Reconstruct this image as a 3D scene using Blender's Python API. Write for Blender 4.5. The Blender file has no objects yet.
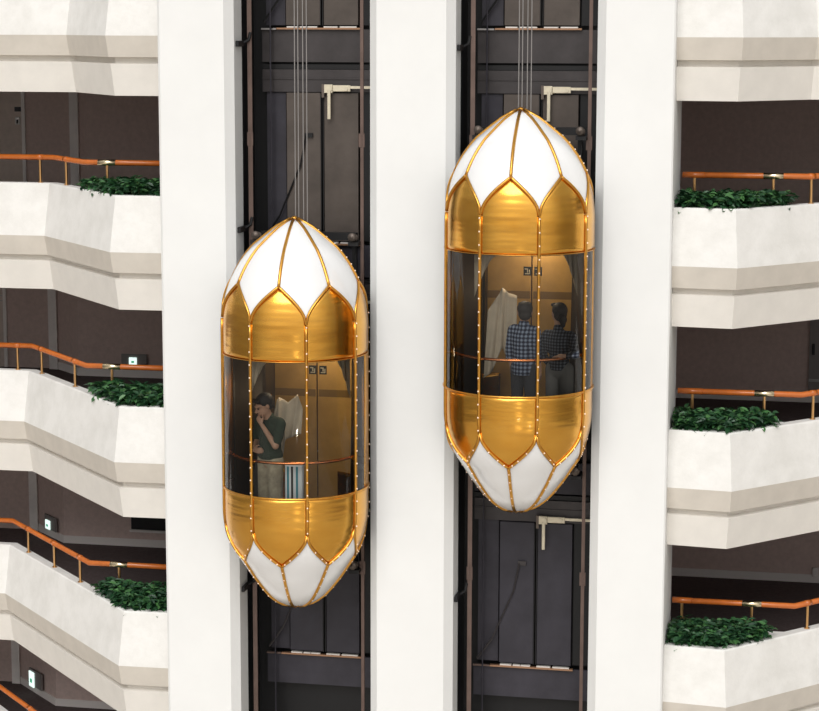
import bpy, bmesh, math, random
from mathutils import Vector, Matrix
import numpy as np
random.seed(7)
S = bpy.context.scene
COL = S.collection
PI = math.pi
# ------------------------------------------------------------------ frame of the place
F, PITCH, ROLL, ZC = 2096.0, 0.1562, 0.0019, 13.0        # camera: focal (px), pitch, roll, height above atrium floor
TH = math.radians(11.0)
O2 = Vector((0, 27.13)); N2 = Vector((math.sin(TH), math.cos(TH))); T2 = Vector((math.cos(TH), -math.sin(TH)))
H = 2.9                                                   # storey height
ZB = [-.94 - H*k for k in range(6)]                       # underside of each balcony, relative to eye
ZF = [-.02 - H*k for k in range(6)]                       # floor of each storey, relative to eye

def W(s, d, z):                                           # wall frame (along, inward, height) -> world
    q = O2 + T2*s + N2*d
    return Vector((q.x, q.y, z + ZC))
def ray(u, v):
    a, b = u - 409.5, 355.5 - v
    c, s = math.cos(ROLL), math.sin(ROLL)
    a, b = c*a - s*b, s*a + c*b
    return Vector((a, F*math.cos(PITCH) + b*math.sin(PITCH), -F*math.sin(PITCH) + b*math.cos(PITCH)))
def on_line(u, v, A, B):                                  # ray hits the vertical plane through plan points A, B (s,d) -> (s,d,z)
    r = ray(u, v); rs = r.x*T2.x + r.y*T2.y; rd = r.x*N2.x + r.y*N2.y
    os_, od = -(O2.dot(T2)), -(O2.dot(N2))                # eye in the wall frame
    ax, ay = B[0]-A[0], B[1]-A[1]
    nx, ny = -ay, ax
    k = (nx*(A[0]-os_) + ny*(A[1]-od)) / (nx*rs + ny*rd)
    return (os_ + k*rs, od + k*rd, k*r.z)
def pd(u, v, d):
    return on_line(u, v, (0, d), (1, d))

# ------------------------------------------------------------------ materials
def nodes(m):
    return m.node_tree.nodes, m.node_tree.links
def mat(name, col, rough=.6, metal=0., noise=0., nscale=6., bump=0., coat=0., emit=None, estr=0., spec=.5, ndetail=6):
    m = bpy.data.materials.new(name); m.use_nodes = True
    nd, lk = nodes(m); b = nd['Principled BSDF']
    b.inputs['Base Color'].default_value = (*col, 1); b.inputs['Roughness'].default_value = rough
    b.inputs['Metallic'].default_value = metal; b.inputs['Coat Weight'].default_value = coat
    b.inputs['Coat Roughness'].default_value = .06
    b.inputs['Specular IOR Level'].default_value = spec
    if emit:
        b.inputs['Emission Color'].default_value = (*emit, 1); b.inputs['Emission Strength'].default_value = estr
    if noise or bump:
        tc = nd.new('ShaderNodeTexCoord'); nz = nd.new('ShaderNodeTexNoise')
        nz.inputs['Scale'].default_value = nscale; nz.inputs['Detail'].default_value = ndetail
        nz.inputs['Roughness'].default_value = .6
        lk.new(tc.outputs['Object'], nz.inputs['Vector'])
        if noise:
            mx = nd.new('ShaderNodeMix'); mx.data_type = 'RGBA'
            mx.inputs[6].default_value = (*[c*(1-noise) for c in col], 1)
            mx.inputs[7].default_value = (*[min(1, c*(1+noise*.6)) for c in col], 1)
            rp = nd.new('ShaderNodeMapRange'); rp.inputs[1].default_value = .32; rp.inputs[2].default_value = .68
            lk.new(nz.outputs['Fac'], rp.inputs[0]); lk.new(rp.outputs[0], mx.inputs[0])
            lk.new(mx.outputs[2], b.inputs['Base Color'])
        if bump:
            bp = nd.new('ShaderNodeBump'); bp.inputs['Strength'].default_value = bump; bp.inputs['Distance'].default_value = .02
            lk.new(nz.outputs['Fac'], bp.inputs['Height']); lk.new(bp.outputs[0], b.inputs['Normal'])
    return m

def concrete_mat():
    m = mat('concrete_paint', (.80, .77, .72), .8, spec=.25)
    nd, lk = nodes(m); b = nd['Principled BSDF']
    tc = nd.new('ShaderNodeTexCoord')
    n1 = nd.new('ShaderNodeTexNoise'); n1.inputs['Scale'].default_value = 2.2; n1.inputs['Detail'].default_value = 8; n1.inputs['Roughness'].default_value = .68
    n2 = nd.new('ShaderNodeTexNoise'); n2.inputs['Scale'].default_value = 40; n2.inputs['Detail'].default_value = 3
    cr = nd.new('ShaderNodeValToRGB')
    cr.color_ramp.elements[0].position = .34; cr.color_ramp.elements[0].color = (.76, .745, .71, 1)
    cr.color_ramp.elements[1].position = .60; cr.color_ramp.elements[1].color = (.855, .84, .81, 1)
    bp = nd.new('ShaderNodeBump'); bp.inputs['Strength'].default_value = .18; bp.inputs['Distance'].default_value = .01
    for n in (n1, n2): lk.new(tc.outputs['Object'], n.inputs['Vector'])
    lk.new(n1.outputs['Fac'], cr.inputs['Fac']); lk.new(cr.outputs[0], b.inputs['Base Color'])
    lk.new(n2.outputs['Fac'], bp.inputs['Height']); lk.new(bp.outputs[0], b.inputs['Normal'])
    return m

def gold_mat(name, lo, hi, rough):
    m = mat(name, hi, rough, 1.0, coat=.3)
    nd, lk = nodes(m); b = nd['Principled BSDF']
    tc = nd.new('ShaderNodeTexCoord'); mp = nd.new('ShaderNodeMapping'); mp.inputs['Scale'].default_value = (1.5, 1.5, 3.0)
    nz = nd.new('ShaderNodeTexNoise'); nz.inputs['Scale'].default_value = 1.6; nz.inputs['Detail'].default_value = 2
    mx = nd.new('ShaderNodeMix'); mx.data_type = 'RGBA'
    mx.inputs[6].default_value = (*lo, 1); mx.inputs[7].default_value = (*hi, 1)
    bp = nd.new('ShaderNodeBump'); bp.inputs['Strength'].default_value = .16; bp.inputs['Distance'].default_value = .05
    lk.new(tc.outputs['Object'], mp.inputs['Vector']); lk.new(mp.outputs[0], nz.inputs['Vector'])
    lk.new(nz.outputs['Fac'], mx.inputs[0]); lk.new(mx.outputs[2], b.inputs['Base Color'])
    m2 = nd.new('ShaderNodeMapping'); m2.inputs['Scale'].default_value = (1.1, 1.1, 8.0)
    n2 = nd.new('ShaderNodeTexNoise'); n2.inputs['Scale'].default_value = 1.3; n2.inputs['Detail'].default_value = 1
    lk.new(tc.outputs['Object'], m2.inputs['Vector']); lk.new(m2.outputs[0], n2.inputs['Vector'])
    lk.new(n2.outputs['Fac'], bp.inputs['Height']); lk.new(bp.outputs[0], b.inputs['Normal'])
    return m

def glass_mat():
    m = bpy.data.materials.new('cab_glass'); m.use_nodes = True
    nd, lk = nodes(m); nd.remove(nd['Principled BSDF']); out = nd['Material Output']
    tr = nd.new('ShaderNodeBsdfTransparent'); tr.inputs[0].default_value = (.80, .80, .77, 1)
    gl = nd.new('ShaderNodeBsdfGlossy'); gl.inputs['Roughness'].default_value = .02
    fr = nd.new('ShaderNodeFresnel'); fr.inputs['IOR'].default_value = 1.5
    mx = nd.new('ShaderNodeMixShader')
    lk.new(fr.outputs[0], mx.inputs[0]); lk.new(tr.outputs[0], mx.inputs[1]); lk.new(gl.outputs[0], mx.inputs[2])
    lk.new(mx.outputs[0], out.inputs['Surface'])
    return m

def plaid_mat(name, base, line, dark, scale):
    m = mat(name, base, .9, spec=.15)
    nd, lk = nodes(m); b = nd['Principled BSDF']
    tc = nd.new('ShaderNodeTexCoord')
    facs = []
    for axis, sc in (('X', scale), ('Z', scale)):
        w = nd.new('ShaderNodeTexWave'); w.wave_type = 'BANDS'; w.bands_direction = axis
        w.inputs['Scale'].default_value = sc; w.inputs['Distortion'].default_value = .3
        lk.new(tc.outputs['Object'], w.inputs['Vector']); facs.append(w)
    a = nd.new('ShaderNodeMath'); a.operation = 'ADD'
    lk.new(facs[0].outputs['Fac'], a.inputs[0]); lk.new(facs[1].outputs['Fac'], a.inputs[1])
    h = nd.new('ShaderNodeMath'); h.operation = 'MULTIPLY'; h.inputs[1].default_value = .5
    lk.new(a.outputs[0], h.inputs[0])
    cr = nd.new('ShaderNodeValToRGB')
    cr.color_ramp.elements[0].position = .2; cr.color_ramp.elements[0].color = (*dark, 1)
    cr.color_ramp.elements[1].position = .85; cr.color_ramp.elements[1].color = (*line, 1)
    e = cr.color_ramp.elements.new(.5); e.color = (*base, 1)
    lk.new(h.outputs[0], cr.inputs['Fac']); lk.new(cr.outputs[0], b.inputs['Base Color'])
    return m

def leaf_mat():
    m = mat('leaf_green', (.03, .10, .035), .38, spec=.5)
    nd, lk = nodes(m); b = nd['Principled BSDF']
    g = nd.new('ShaderNodeNewGeometry'); cr = nd.new('ShaderNodeValToRGB')
    cr.color_ramp.elements[0].color = (.010, .040, .018, 1); cr.color_ramp.elements[1].color = (.075, .20, .06, 1)
    e = cr.color_ramp.elements.new(.6); e.color = (.028, .095, .036, 1)
    lk.new(g.outputs['Random Per Island'], cr.inputs['Fac']); lk.new(cr.outputs[0], b.inputs['Base Color'])
    return m

M = dict(
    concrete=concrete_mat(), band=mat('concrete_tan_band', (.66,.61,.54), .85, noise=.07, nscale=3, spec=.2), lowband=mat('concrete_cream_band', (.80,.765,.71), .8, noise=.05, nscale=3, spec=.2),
    column=mat('column_paint', (.86, .86, .845), .75, noise=.025, nscale=1.2, spec=.25),
    brown=mat('brown_wall', (.58, .45, .41), .85, noise=.10, nscale=14, spec=.15),
    floor=mat('corridor_carpet', (.13, .10, .098), .95, noise=.2, nscale=20, spec=.1),
    ceil=mat('corridor_ceiling', (.16, .13, .12), .9, spec=.1),
    base=mat('baseboard_paint', (.74, .69, .66), .7, spec=.2),
    pil=mat('pilaster_paint', (.82, .77, .74), .7, noise=.1, nscale=3, spec=.2),
    doorp=mat('door_paint', (.60, .50, .44), .6, noise=.1, nscale=8, spec=.3),
    stone=mat('atrium_stone', (.55, .50, .44), .5, noise=.15, nscale=1.0),
    wood=mat('rail_wood', (.58, .150, .025), .25, noise=.15, nscale=9, coat=.3),
    brass=mat('post_brass', (.80, .47, .20), .28, 1.0),
    sleeve=mat('sleeve_brass', (.93, .78, .52), .2, 1.0),
    leaf=leaf_mat(), soil=mat('soil', (.03, .02, .014), 1, noise=.3, nscale=30, spec=.1), stem=mat('stem_green', (.05, .09, .03), .8),
    gold=gold_mat('gold_panel', (.72, .32, .035), (.96, .535, .095), .22),
    goldtrim=mat('gold_trim', (.74, .37, .07), .3, 1.0, noise=.15, nscale=10),
    goldreflect=mat('gold_reflect', (.30,.18,.07), .5, .6), golddoor=mat('gold_door', (.72, .42, .13), .42, .75, noise=.12, nscale=4),
    milk=mat('milk_glass', (.90, .90, .90), .12, noise=.02, nscale=3, coat=.5),
    glass=glass_mat(), bulb=mat('bulb_glow', (.95, .75, .6), .3, emit=(1, .70, .48), estr=.3),
    dark=mat('cab_dark_wall', (.045, .034, .028), .5, noise=.2, nscale=5),
    cabfloor=mat('cab_floor', (.04, .03, .028), .6), copper=mat('cab_rail_copper', (.80, .30, .12), .25, 1.0),
    black=mat('black_steel', (.012, .012, .013), .45, .3), shaft=mat('shaft_panel', (.060, .053, .054), .42, .35, noise=.25, nscale=2.5, bump=.05),
    shaftblue=mat('shaft_slate', (.040, .037, .048), .5, .2, noise=.3, nscale=2.0),
    shaftbrown=mat('shaft_door_panel', (.105, .086, .074), .40, .35, noise=.3, nscale=1.8),
    railst=mat('guide_rail_steel', (.17, .118, .10), .45, .6, noise=.2, nscale=3), cable=mat('cable_steel', (.42, .40, .39), .4, .8),
    sill=mat('sill_metal', (.80, .76, .72), .35, .5), sillcop=mat('sill_copper', (.40, .23, .14), .4, .7),
    cream=mat('latch_cream', (.80, .72, .55), .4, .3, noise=.1, nscale=20), roller=mat('roller_steel', (.16, .13, .11), .45, .6),
    reflection_sheet=mat('reflect_cream', (.56, .48, .38), .85, noise=.08, nscale=8, spec=.2),
    sign=mat('sign_black', (.012, .011, .010), .4), signw=mat('sign_ivory', (.75, .68, .5), .5),
    plate=mat('sign_plate', (.22, .20, .19), .5), lit=mat('sign_lit', (.9, 1, .95), .5, emit=(.80, 1, .93), estr=1.0),
    green=mat('sign_green', (.05, .45, .25), .5, emit=(.04, .5, .25), estr=.4),
    skin=mat('skin', (.50, .29, .20), .55, noise=.05, nscale=20), hair=mat('hair_black', (.010, .008, .008), .65, noise=.3, nscale=60),
    shirt1=plaid_mat('plaid_blue', (.055, .075, .13), (.25, .30, .40), (.012, .016, .035), 6.3),
    shirt2=plaid_mat('plaid_navy', (.035, .042, .060), (.13, .145, .175), (.010, .011, .018), 8.0),
    jean=mat('trousers_dark', (.028, .032, .042), .9), grey=mat('trousers_grey', (.15, .15, .15), .9),
    tee=mat('tee_green', (.022, .040, .026), .9, noise=.2, nscale=8), khaki=mat('trousers_khaki', (.46, .40, .29), .9, noise=.3, nscale=12),
    eye=mat('eye_dark', (.02, .015, .012), .3), lip=mat('lips', (.36, .14, .12), .6), bag=mat('reflect_white', (.82, .86, .90), .5), reflectb=mat('reflect_teal', (.03, .25, .33), .5),
    lamp=mat('lamp_glow', (1, .9, .75), .5, emit=(1, .80, .55), estr=3.0),
)

# ------------------------------------------------------------------ object helpers
def link(name, bm, m, parent=None, smooth=False, loc=None, rotz=None):
    bmesh.ops.recalc_face_normals(bm, faces=bm.faces[:])
    me = bpy.data.meshes.new(name); bm.to_mesh(me); bm.free()
    if smooth:
        for p in me.polygons: p.use_smooth = True
    o = bpy.data.objects.new(name, me); COL.objects.link(o)
    me.materials.append(m)
    if parent: o.parent = parent
    if loc is not None: o.location = loc
    if rotz is not None: o.rotation_euler.z = rotz
    return o
def empty(name, loc, rotz=-TH):
    o = bpy.data.objects.new(name, None); COL.objects.link(o); o.location = loc; o.rotation_euler.z = rotz
    o.empty_display_size = .1
    return o
def tag(o, label, cat, group=None):
    o['label'] = label; o['category'] = cat
    if group: o['group'] = group
    return o
def struct(o): o['kind'] = 'structure'; return o

def box(bm, x0, x1, y0, y1, z0, z1, mtx=None):
    co = [(x, y, z) for x in (x0, x1) for y in (y0, y1) for z in (z0, z1)]
    v = [bm.verts.new(mtx @ Vector(c) if mtx else c) for c in co]
    for f in ((0,1,3,2),(4,6,7,5),(0,4,5,1),(2,3,7,6),(0,2,6,4),(1,5,7,3)): bm.faces.new([v[i] for i in f])
    return v
def bevel(bm, w, seg=1):
    bmesh.ops.bevel(bm, geom=bm.edges[:], offset=w, segments=seg, affect='EDGES', profile=.6)
def prism(bm, pts, z0, z1):
    a = [bm.verts.new((p[0], p[1], z0)) for p in pts]; b = [bm.verts.new((p[0], p[1], z1)) for p in pts]
    n = len(pts)
    bm.faces.new(a); bm.faces.new(b)
    for i in range(n): bm.faces.new((a[i], a[(i+1) % n], b[(i+1) % n], b[i]))
def tube(bm, pts, r, seg=8, cap=True, closed=False):
    pts = [Vector(p) for p in pts]; n = len(pts); rings = []
    up = None
    for i, p in enumerate(pts):
        if closed: tg = pts[(i+1) % n] - pts[i-1]
        else: tg = pts[min(i+1, n-1)] - pts[max(i-1, 0)]
        tg.normalize()
        if up is None:
            up = Vector((0,0,1)) if abs(tg.z) < .9 else Vector((1,0,0))
        s = tg.cross(up).normalized(); up = s.cross(tg).normalized()
        rr = r[i] if isinstance(r, (list, tuple)) else r
        rings.append([bm.verts.new(p + s*math.cos(2*PI*j/seg)*rr + up*math.sin(2*PI*j/seg)*rr) for j in range(seg)])
    m = n if closed else n-1
    for i in range(m):
        A, B = rings[i], rings[(i+1) % n]
        for j in range(seg): bm.faces.new((A[j], A[(j+1) % seg], B[(j+1) % seg], B[j]))
    if cap and not closed:
        bm.faces.new(rings[0]); bm.faces.new(rings[-1])
def cyl(bm, c, r, h, axis='Z', seg=16):
    c = Vector(c); a = {'X': Vector((1,0,0)), 'Y': Vector((0,1,0)), 'Z': Vector((0,0,1))}[axis]
    tube(bm, [c - a*h/2, c + a*h/2], r, seg)
def ball(bm, c, r, u=8, v=6, sc=(1,1,1), mtx=None):
    m = Matrix.Translation(c) @ (mtx or Matrix()) @ Matrix.Diagonal((r*sc[0], r*sc[1], r*sc[2], 1))
    bmesh.ops.create_uvsphere(bm, u_segments=u, v_segments=v, radius=1, matrix=m)

WALLROT = -TH
def wall_origin(): return Vector((O2.x, O2.y, ZC))
def wlink(name, bm, m, parent=None, smooth=False):        # mesh written in wall coordinates (s, d, z relative to eye)
    o = link(name, bm, m, parent, smooth)
    if parent is None: o.location = wall_origin(); o.rotation_euler.z = WALLROT
    return o
def wempty(name, s, d, z):
    return empty(name, W(s, d, z))
def plink(name, bm, m, root, base, smooth=False):         # wall-coordinate mesh under an empty standing at base=(s,d,z)
    bmesh.ops.translate(bm, verts=bm.verts[:], vec=(-base[0], -base[1], -base[2]))
    return link(name, bm, m, root, smooth)

# ------------------------------------------------------------------ columns and shell
ZLO, ZHI = -ZC, 4.2
colplans = {
 'left': [(-3.345,0),(-2.476,0),(-2.37,.12),(-2.37,.5),(-2.45,.5),(-2.45,1.5),(-3.38,1.5),(-3.38,.03)],
 'mid': [(-.55,.12),(-.44,0),(.468,0),(.575,.12),(.575,.5),(.50,.5),(.50,1.12),(-.47,1.12),(-.47,.5),(-.55,.5)],
 'right': [(2.392,.12),(2.51,0),(3.36,0),(3.38,.02),(3.38,1.5),(2.47,1.5),(2.47,.5),(2.392,.5)]}
collab = {'left': 'tall white pillar between the left balconies and the lower golden elevator',
          'mid': 'tall white pillar standing between the two elevator shafts',
          'right': 'tall white pillar between the higher golden elevator and the right balconies'}
for k, pl in colplans.items():
    bm = bmesh.new(); prism(bm, pl, ZLO, ZHI)
    o = wlink('column', bm, M['column']); tag(o, collab[k], 'pillar', 'white pillars beside the elevator shafts')
bm = bmesh.new(); box(bm, -30, 30, -34, 14, ZLO-.2, ZLO); struct(wlink('floor', bm, M['stone']))

# ------------------------------------------------------------------ balconies
def normals(pl):
    ns = []
    for a, b in zip(pl[:-1], pl[1:]):
        dx, dy = b[0]-a[0], b[1]-a[1]; L = math.hypot(dx, dy)
        nx, ny = dy/L, -dx/L
        if ny > 0: nx, ny = -nx, -ny
        ns.append((nx, ny))
    return ns
def offset(pl, o):
    ns = normals(pl); out = []
    for i, p in enumerate(pl):
        if i == 0: m = ns[0]
        elif i == len(pl)-1: m = ns[-1]
        else:
            a, b = ns[i-1], ns[i]; k = 1 + a[0]*b[0] + a[1]*b[1]
            m = ((a[0]+b[0])/k, (a[1]+b[1])/k)
        out.append((p[0]+m[0]*o, p[1]+m[1]*o))
    return out
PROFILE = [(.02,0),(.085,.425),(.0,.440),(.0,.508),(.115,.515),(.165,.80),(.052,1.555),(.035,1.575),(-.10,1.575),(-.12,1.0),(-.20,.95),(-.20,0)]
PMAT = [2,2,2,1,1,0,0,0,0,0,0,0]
TOPS = {'L': 1.56, 'R': 1.54}
def plan(side, k):
    if side == 'L':
        c1 = (-5.14 - .65*k, 1.77 + .65*k)
        return [(-3.386,.50),(-4.12,.48), c1, (-13.5, c1[1])]
    c1 = (5.05 + .60*k, 1.25 + .65*k)
    return [(3.385,.40),(4.15,.31), c1, (13.5, c1[1])]
def parapet(side, k, root, base):
    pl = plan(side, k); bm = bmesh.new(); rows = []
    for o, z in PROFILE:
        if z > 1.5: z += TOPS[side] - 1.575
        rows.append([bm.verts.new((p[0], p[1], ZB[k]+z)) for p in offset(pl, o)])
    n = len(rows)
    for i in range(n):
        A, B = rows[i], rows[(i+1) % n]
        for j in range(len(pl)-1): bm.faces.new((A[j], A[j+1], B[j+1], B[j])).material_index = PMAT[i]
    bm.faces.new([r[0] for r in rows]); bm.faces.new([r[-1] for r in rows])
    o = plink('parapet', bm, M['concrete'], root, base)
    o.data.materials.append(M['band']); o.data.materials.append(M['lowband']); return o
def lineint(p, q, d):
    t = (d - p[1])/(q[1]-p[1]); return (p[0]+(q[0]-p[0])*t, d)
RAILD = {'L': 1.50, 'R': 1.32}
def railplan(side, k):
    pl = offset(plan(side, k), -.035); ds = RAILD[side]; sg = -1 if side == 'L' else 1
    c = lineint(pl[1], pl[2], ds)
    if (side == 'R' and k == 0): c = pl[2]
    return [(sg*3.42, ds), c, pl[2], pl[3]]
ordn = ['topmost', 'second', 'third', 'fourth', 'lowest']
sname = {'L': 'left', 'R': 'right'}
def leaves(bm, c, L, wd, yaw, tilt, rollx):
    m = Matrix.Translation(c) @ Matrix.Rotation(yaw, 4, 'Z') @ Matrix.Rotation(tilt, 4, 'Y') @ Matrix.Rotation(rollx, 4, 'X')
    pr = [(0,0,0),(L*.3,wd*.5,.012),(L*.7,wd*.42,.010),(L,0,-.012),(L*.7,-wd*.42,.010),(L*.3,-wd*.5,.012),(L*.35,0,-.004),(L*.7,0,-.004)]
    v = [bm.verts.new(m @ Vector(p)) for p in pr]
    for f in ((0,6,1),(1,6,7,2),(2,7,3),(0,5,6),(5,4,7,6),(4,3,7)): bm.faces.new([v[i] for i in f])
def inpoly(x, y, poly):
    c = False
    for i in range(len(poly)):
        x1, y1 = poly[i]; x2, y2 = poly[i-1]
        if (y1 > y) != (y2 > y) and x < (x2-x1)*(y-y1)/(y2-y1)+x1: c = not c
    return c
post_px = {('L',1): [(107,'s'),(66,'o'),(40,'f')], ('L',2): [(112,'s'),(75,'o'),(42,'o'),(18,'f')], ('L',3): [(119,'s'),(80,'o'),(54.5,'o'),(29,'o')], ('L',4): [(110,'s'),(70,'o'),(30,'o')],
           ('R',1): [(695,'s'),(774,'s'),(812,'o')], ('R',2): [(693,'s'),(765,'s'),(814,'o')], ('R',3): [(683,'s'),(753,'s'),(809,'o')]}
for side in 'LR':
    sg = -1 if side == 'L' else 1
    for k in range(5 if side == 'L' else 4):
        TOP = TOPS[side]; pl = plan(side, k); base = (pl[1][0], pl[1][1], ZB[k])
        root = wempty('balcony', *base)
        bands = {0: 'at the top edge', 1: 'under the upper plants', 2: 'under the middle plants', 3: 'under the lower plants', 4: 'in the bottom corner'}
        tag(root, 'angled off-white concrete balcony on the %s %s' % (sname[side], bands[k]), 'balcony', 'angled concrete balconies')
        parapet(side, k, root, base)
        inner = offset(pl, -.11); ds = RAILD[side]; rp = railplan(side, k)
        # planter trough behind the parapet: soil and back wall
        pend = lineint(inner[1], inner[2], ds-.02) if inner[2][1] > ds else inner[2]
        poly = [(sg*3.39, inner[0][1]), inner[1], pend, (sg*3.39, ds-.02)]
        bm = bmesh.new(); prism(bm, poly, ZF[k]+.02, ZB[k]+TOP-.10); plink('soil', bm, M['soil'], root, base)
        bm = bmesh.new(); box(bm, min(sg*3.39, rp[1][0]), max(sg*3.39, rp[1][0]), ds, ds+.10, ZF[k], ZB[k]+TOP-.04); plink('planter_wall', bm, M['concrete'], root, base)
        # slab
        sp = offset(pl, -.205)
        bm = bmesh.new(); prism(bm, [(sg*3.385, .62)] + sp[1:] + [(sg*13.5, 12.5), (sg*2.6, 12.5), (sg*2.6, 1.502), (sg*3.385, 1.502)], ZB[k]+.02, ZF[k])
        o = wlink('floor', bm, M['floor']); struct(o)
        if k == 0: continue
        # handrail
        zr = ZF[k]+(1.01 if side == 'L' else .975)
        rr = wempty('handrail', rp[1][0], rp[1][1], ZF[k]); rb = (rp[1][0], rp[1][1], ZF[k])
        rl = {1: 'upper', 2: 'middle', 3: 'lower', 4: 'bottom corner'}[k]
        tag(rr, 'copper-orange wooden handrail with brass posts on the %s %s balcony' % (rl, sname[side]) if k < 4 else 'short piece of orange wooden handrail in the bottom left corner', 'handrail', 'orange wooden handrails')
        bm = bmesh.new(); tube(bm, [(p[0], p[1], zr) for p in rp], .040, 12); plink('rail', bm, M['wood'], rr, rb, True)
        for u, w in post_px[(side, k)]:
            A, B = {'s': (rp[0], rp[1]), 'o': (rp[1], rp[2]), 'f': (rp[2], rp[3])}[w]
            v0 = {1: 160, 2: 370, 3: 560, 4: 700}[k]
            q = on_line(u, v0, A, B)
            z0 = ZB[k]+TOP-.005 if w != 's' else ZB[k]+TOP-.12
            bm = bmesh.new(); cyl(bm, (q[0], q[1], (z0+zr-.03)/2), .019, zr-.03-z0, 'Z', 10)
            if w != 's': cyl(bm, (q[0], q[1], z0+.008), .04, .016, 'Z', 12)
            plink('post', bm, M['brass'], rr, rb)
            ax = Vector((B[0]-A[0], B[1]-A[1], 0)).normalized()
            c = Vector((q[0], q[1], zr)); bm = bmesh.new(); hw = .13 if (w == 's') else .05
            tube(bm, [c-ax*hw, c+ax*hw], .043, 12)
            plink('joint_sleeve', bm, M['sleeve'] if w == 's' and abs(q[0]) > 3.8 else M['wood'], rr, rb, True)
        if k == 4: continue
        # plants
        ue = {('L',1): 84, ('L',2): 91, ('L',3): 97, ('R',1): 792, ('R',2): 778, ('R',3): 772}[(side, k)]
        ve = {1: 190, 2: 400, 3: 600}[k]
        tp = offset(pl, -.01)
        qe = on_line(ue, ve, tp[1], tp[2])
        py = [(sg*3.40, tp[0][1]+.02), (tp[1][0], tp[1][1]+.02), (qe[0], qe[1]), (qe[0]-sg*.12, qe[1]+.25), (sg*3.9, ds-.12), (sg*3.40, ds-.12)]
        bm = bmesh.new(); stems = []; zt = ZB[k]+TOP
        xs = [p[0] for p in py]; ys = [p[1] for p in py]; cnt = 0
        bx = (sg*3.6, .9, zt-.1)
        while cnt < 660:
            x = random.uniform(min(xs), max(xs)); y = random.uniform(min(ys), max(ys))
            if not inpoly(x, y, py): continue
            hh = .14*random.random()**.7 + .01
            if random.random() < .35: hh = .11 + .08*random.random()
            c = Vector((x, y, zt - .03 + hh))
            if cnt % 70 == 0: stems.append([(x, y, zt-.11), (x+random.uniform(-.03,.03), y, zt-.03+hh)])
            yaw0 = random.uniform(0, 2*PI)
            for q_ in range(3):
                yaw = yaw0 + q_*2.1 + random.uniform(-.4,.4)
                L = random.uniform(.085,.15)
                p = c + Vector((math.cos(yaw), math.sin(yaw), 0))*.01
                ex = p + Vector((math.cos(yaw), math.sin(yaw), 0))*L
                if sg*ex.x < 3.385: continue
                leaves(bm, p, L, L*.52, yaw, random.uniform(-.45,.55), random.uniform(-.5,.5))
            cnt += 1
        # a few trailing over the front lip
        rg = wempty('planter_shrub', *bx)
        pn = {1: 'upper', 2: 'middle', 3: 'lower'}[k]
        tag(rg, 'dense dark green leafy plants in the planter of the %s %s balcony' % (pn, sname[side]), 'plants', 'green plants in balcony planters')
        plink('foliage', bm, M['leaf'], rg, bx)
        for q_ in stems:
            st = bmesh.new(); tube(st, q_, .006, 5); plink('stem', st, M['stem'], rg, bx)

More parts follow.
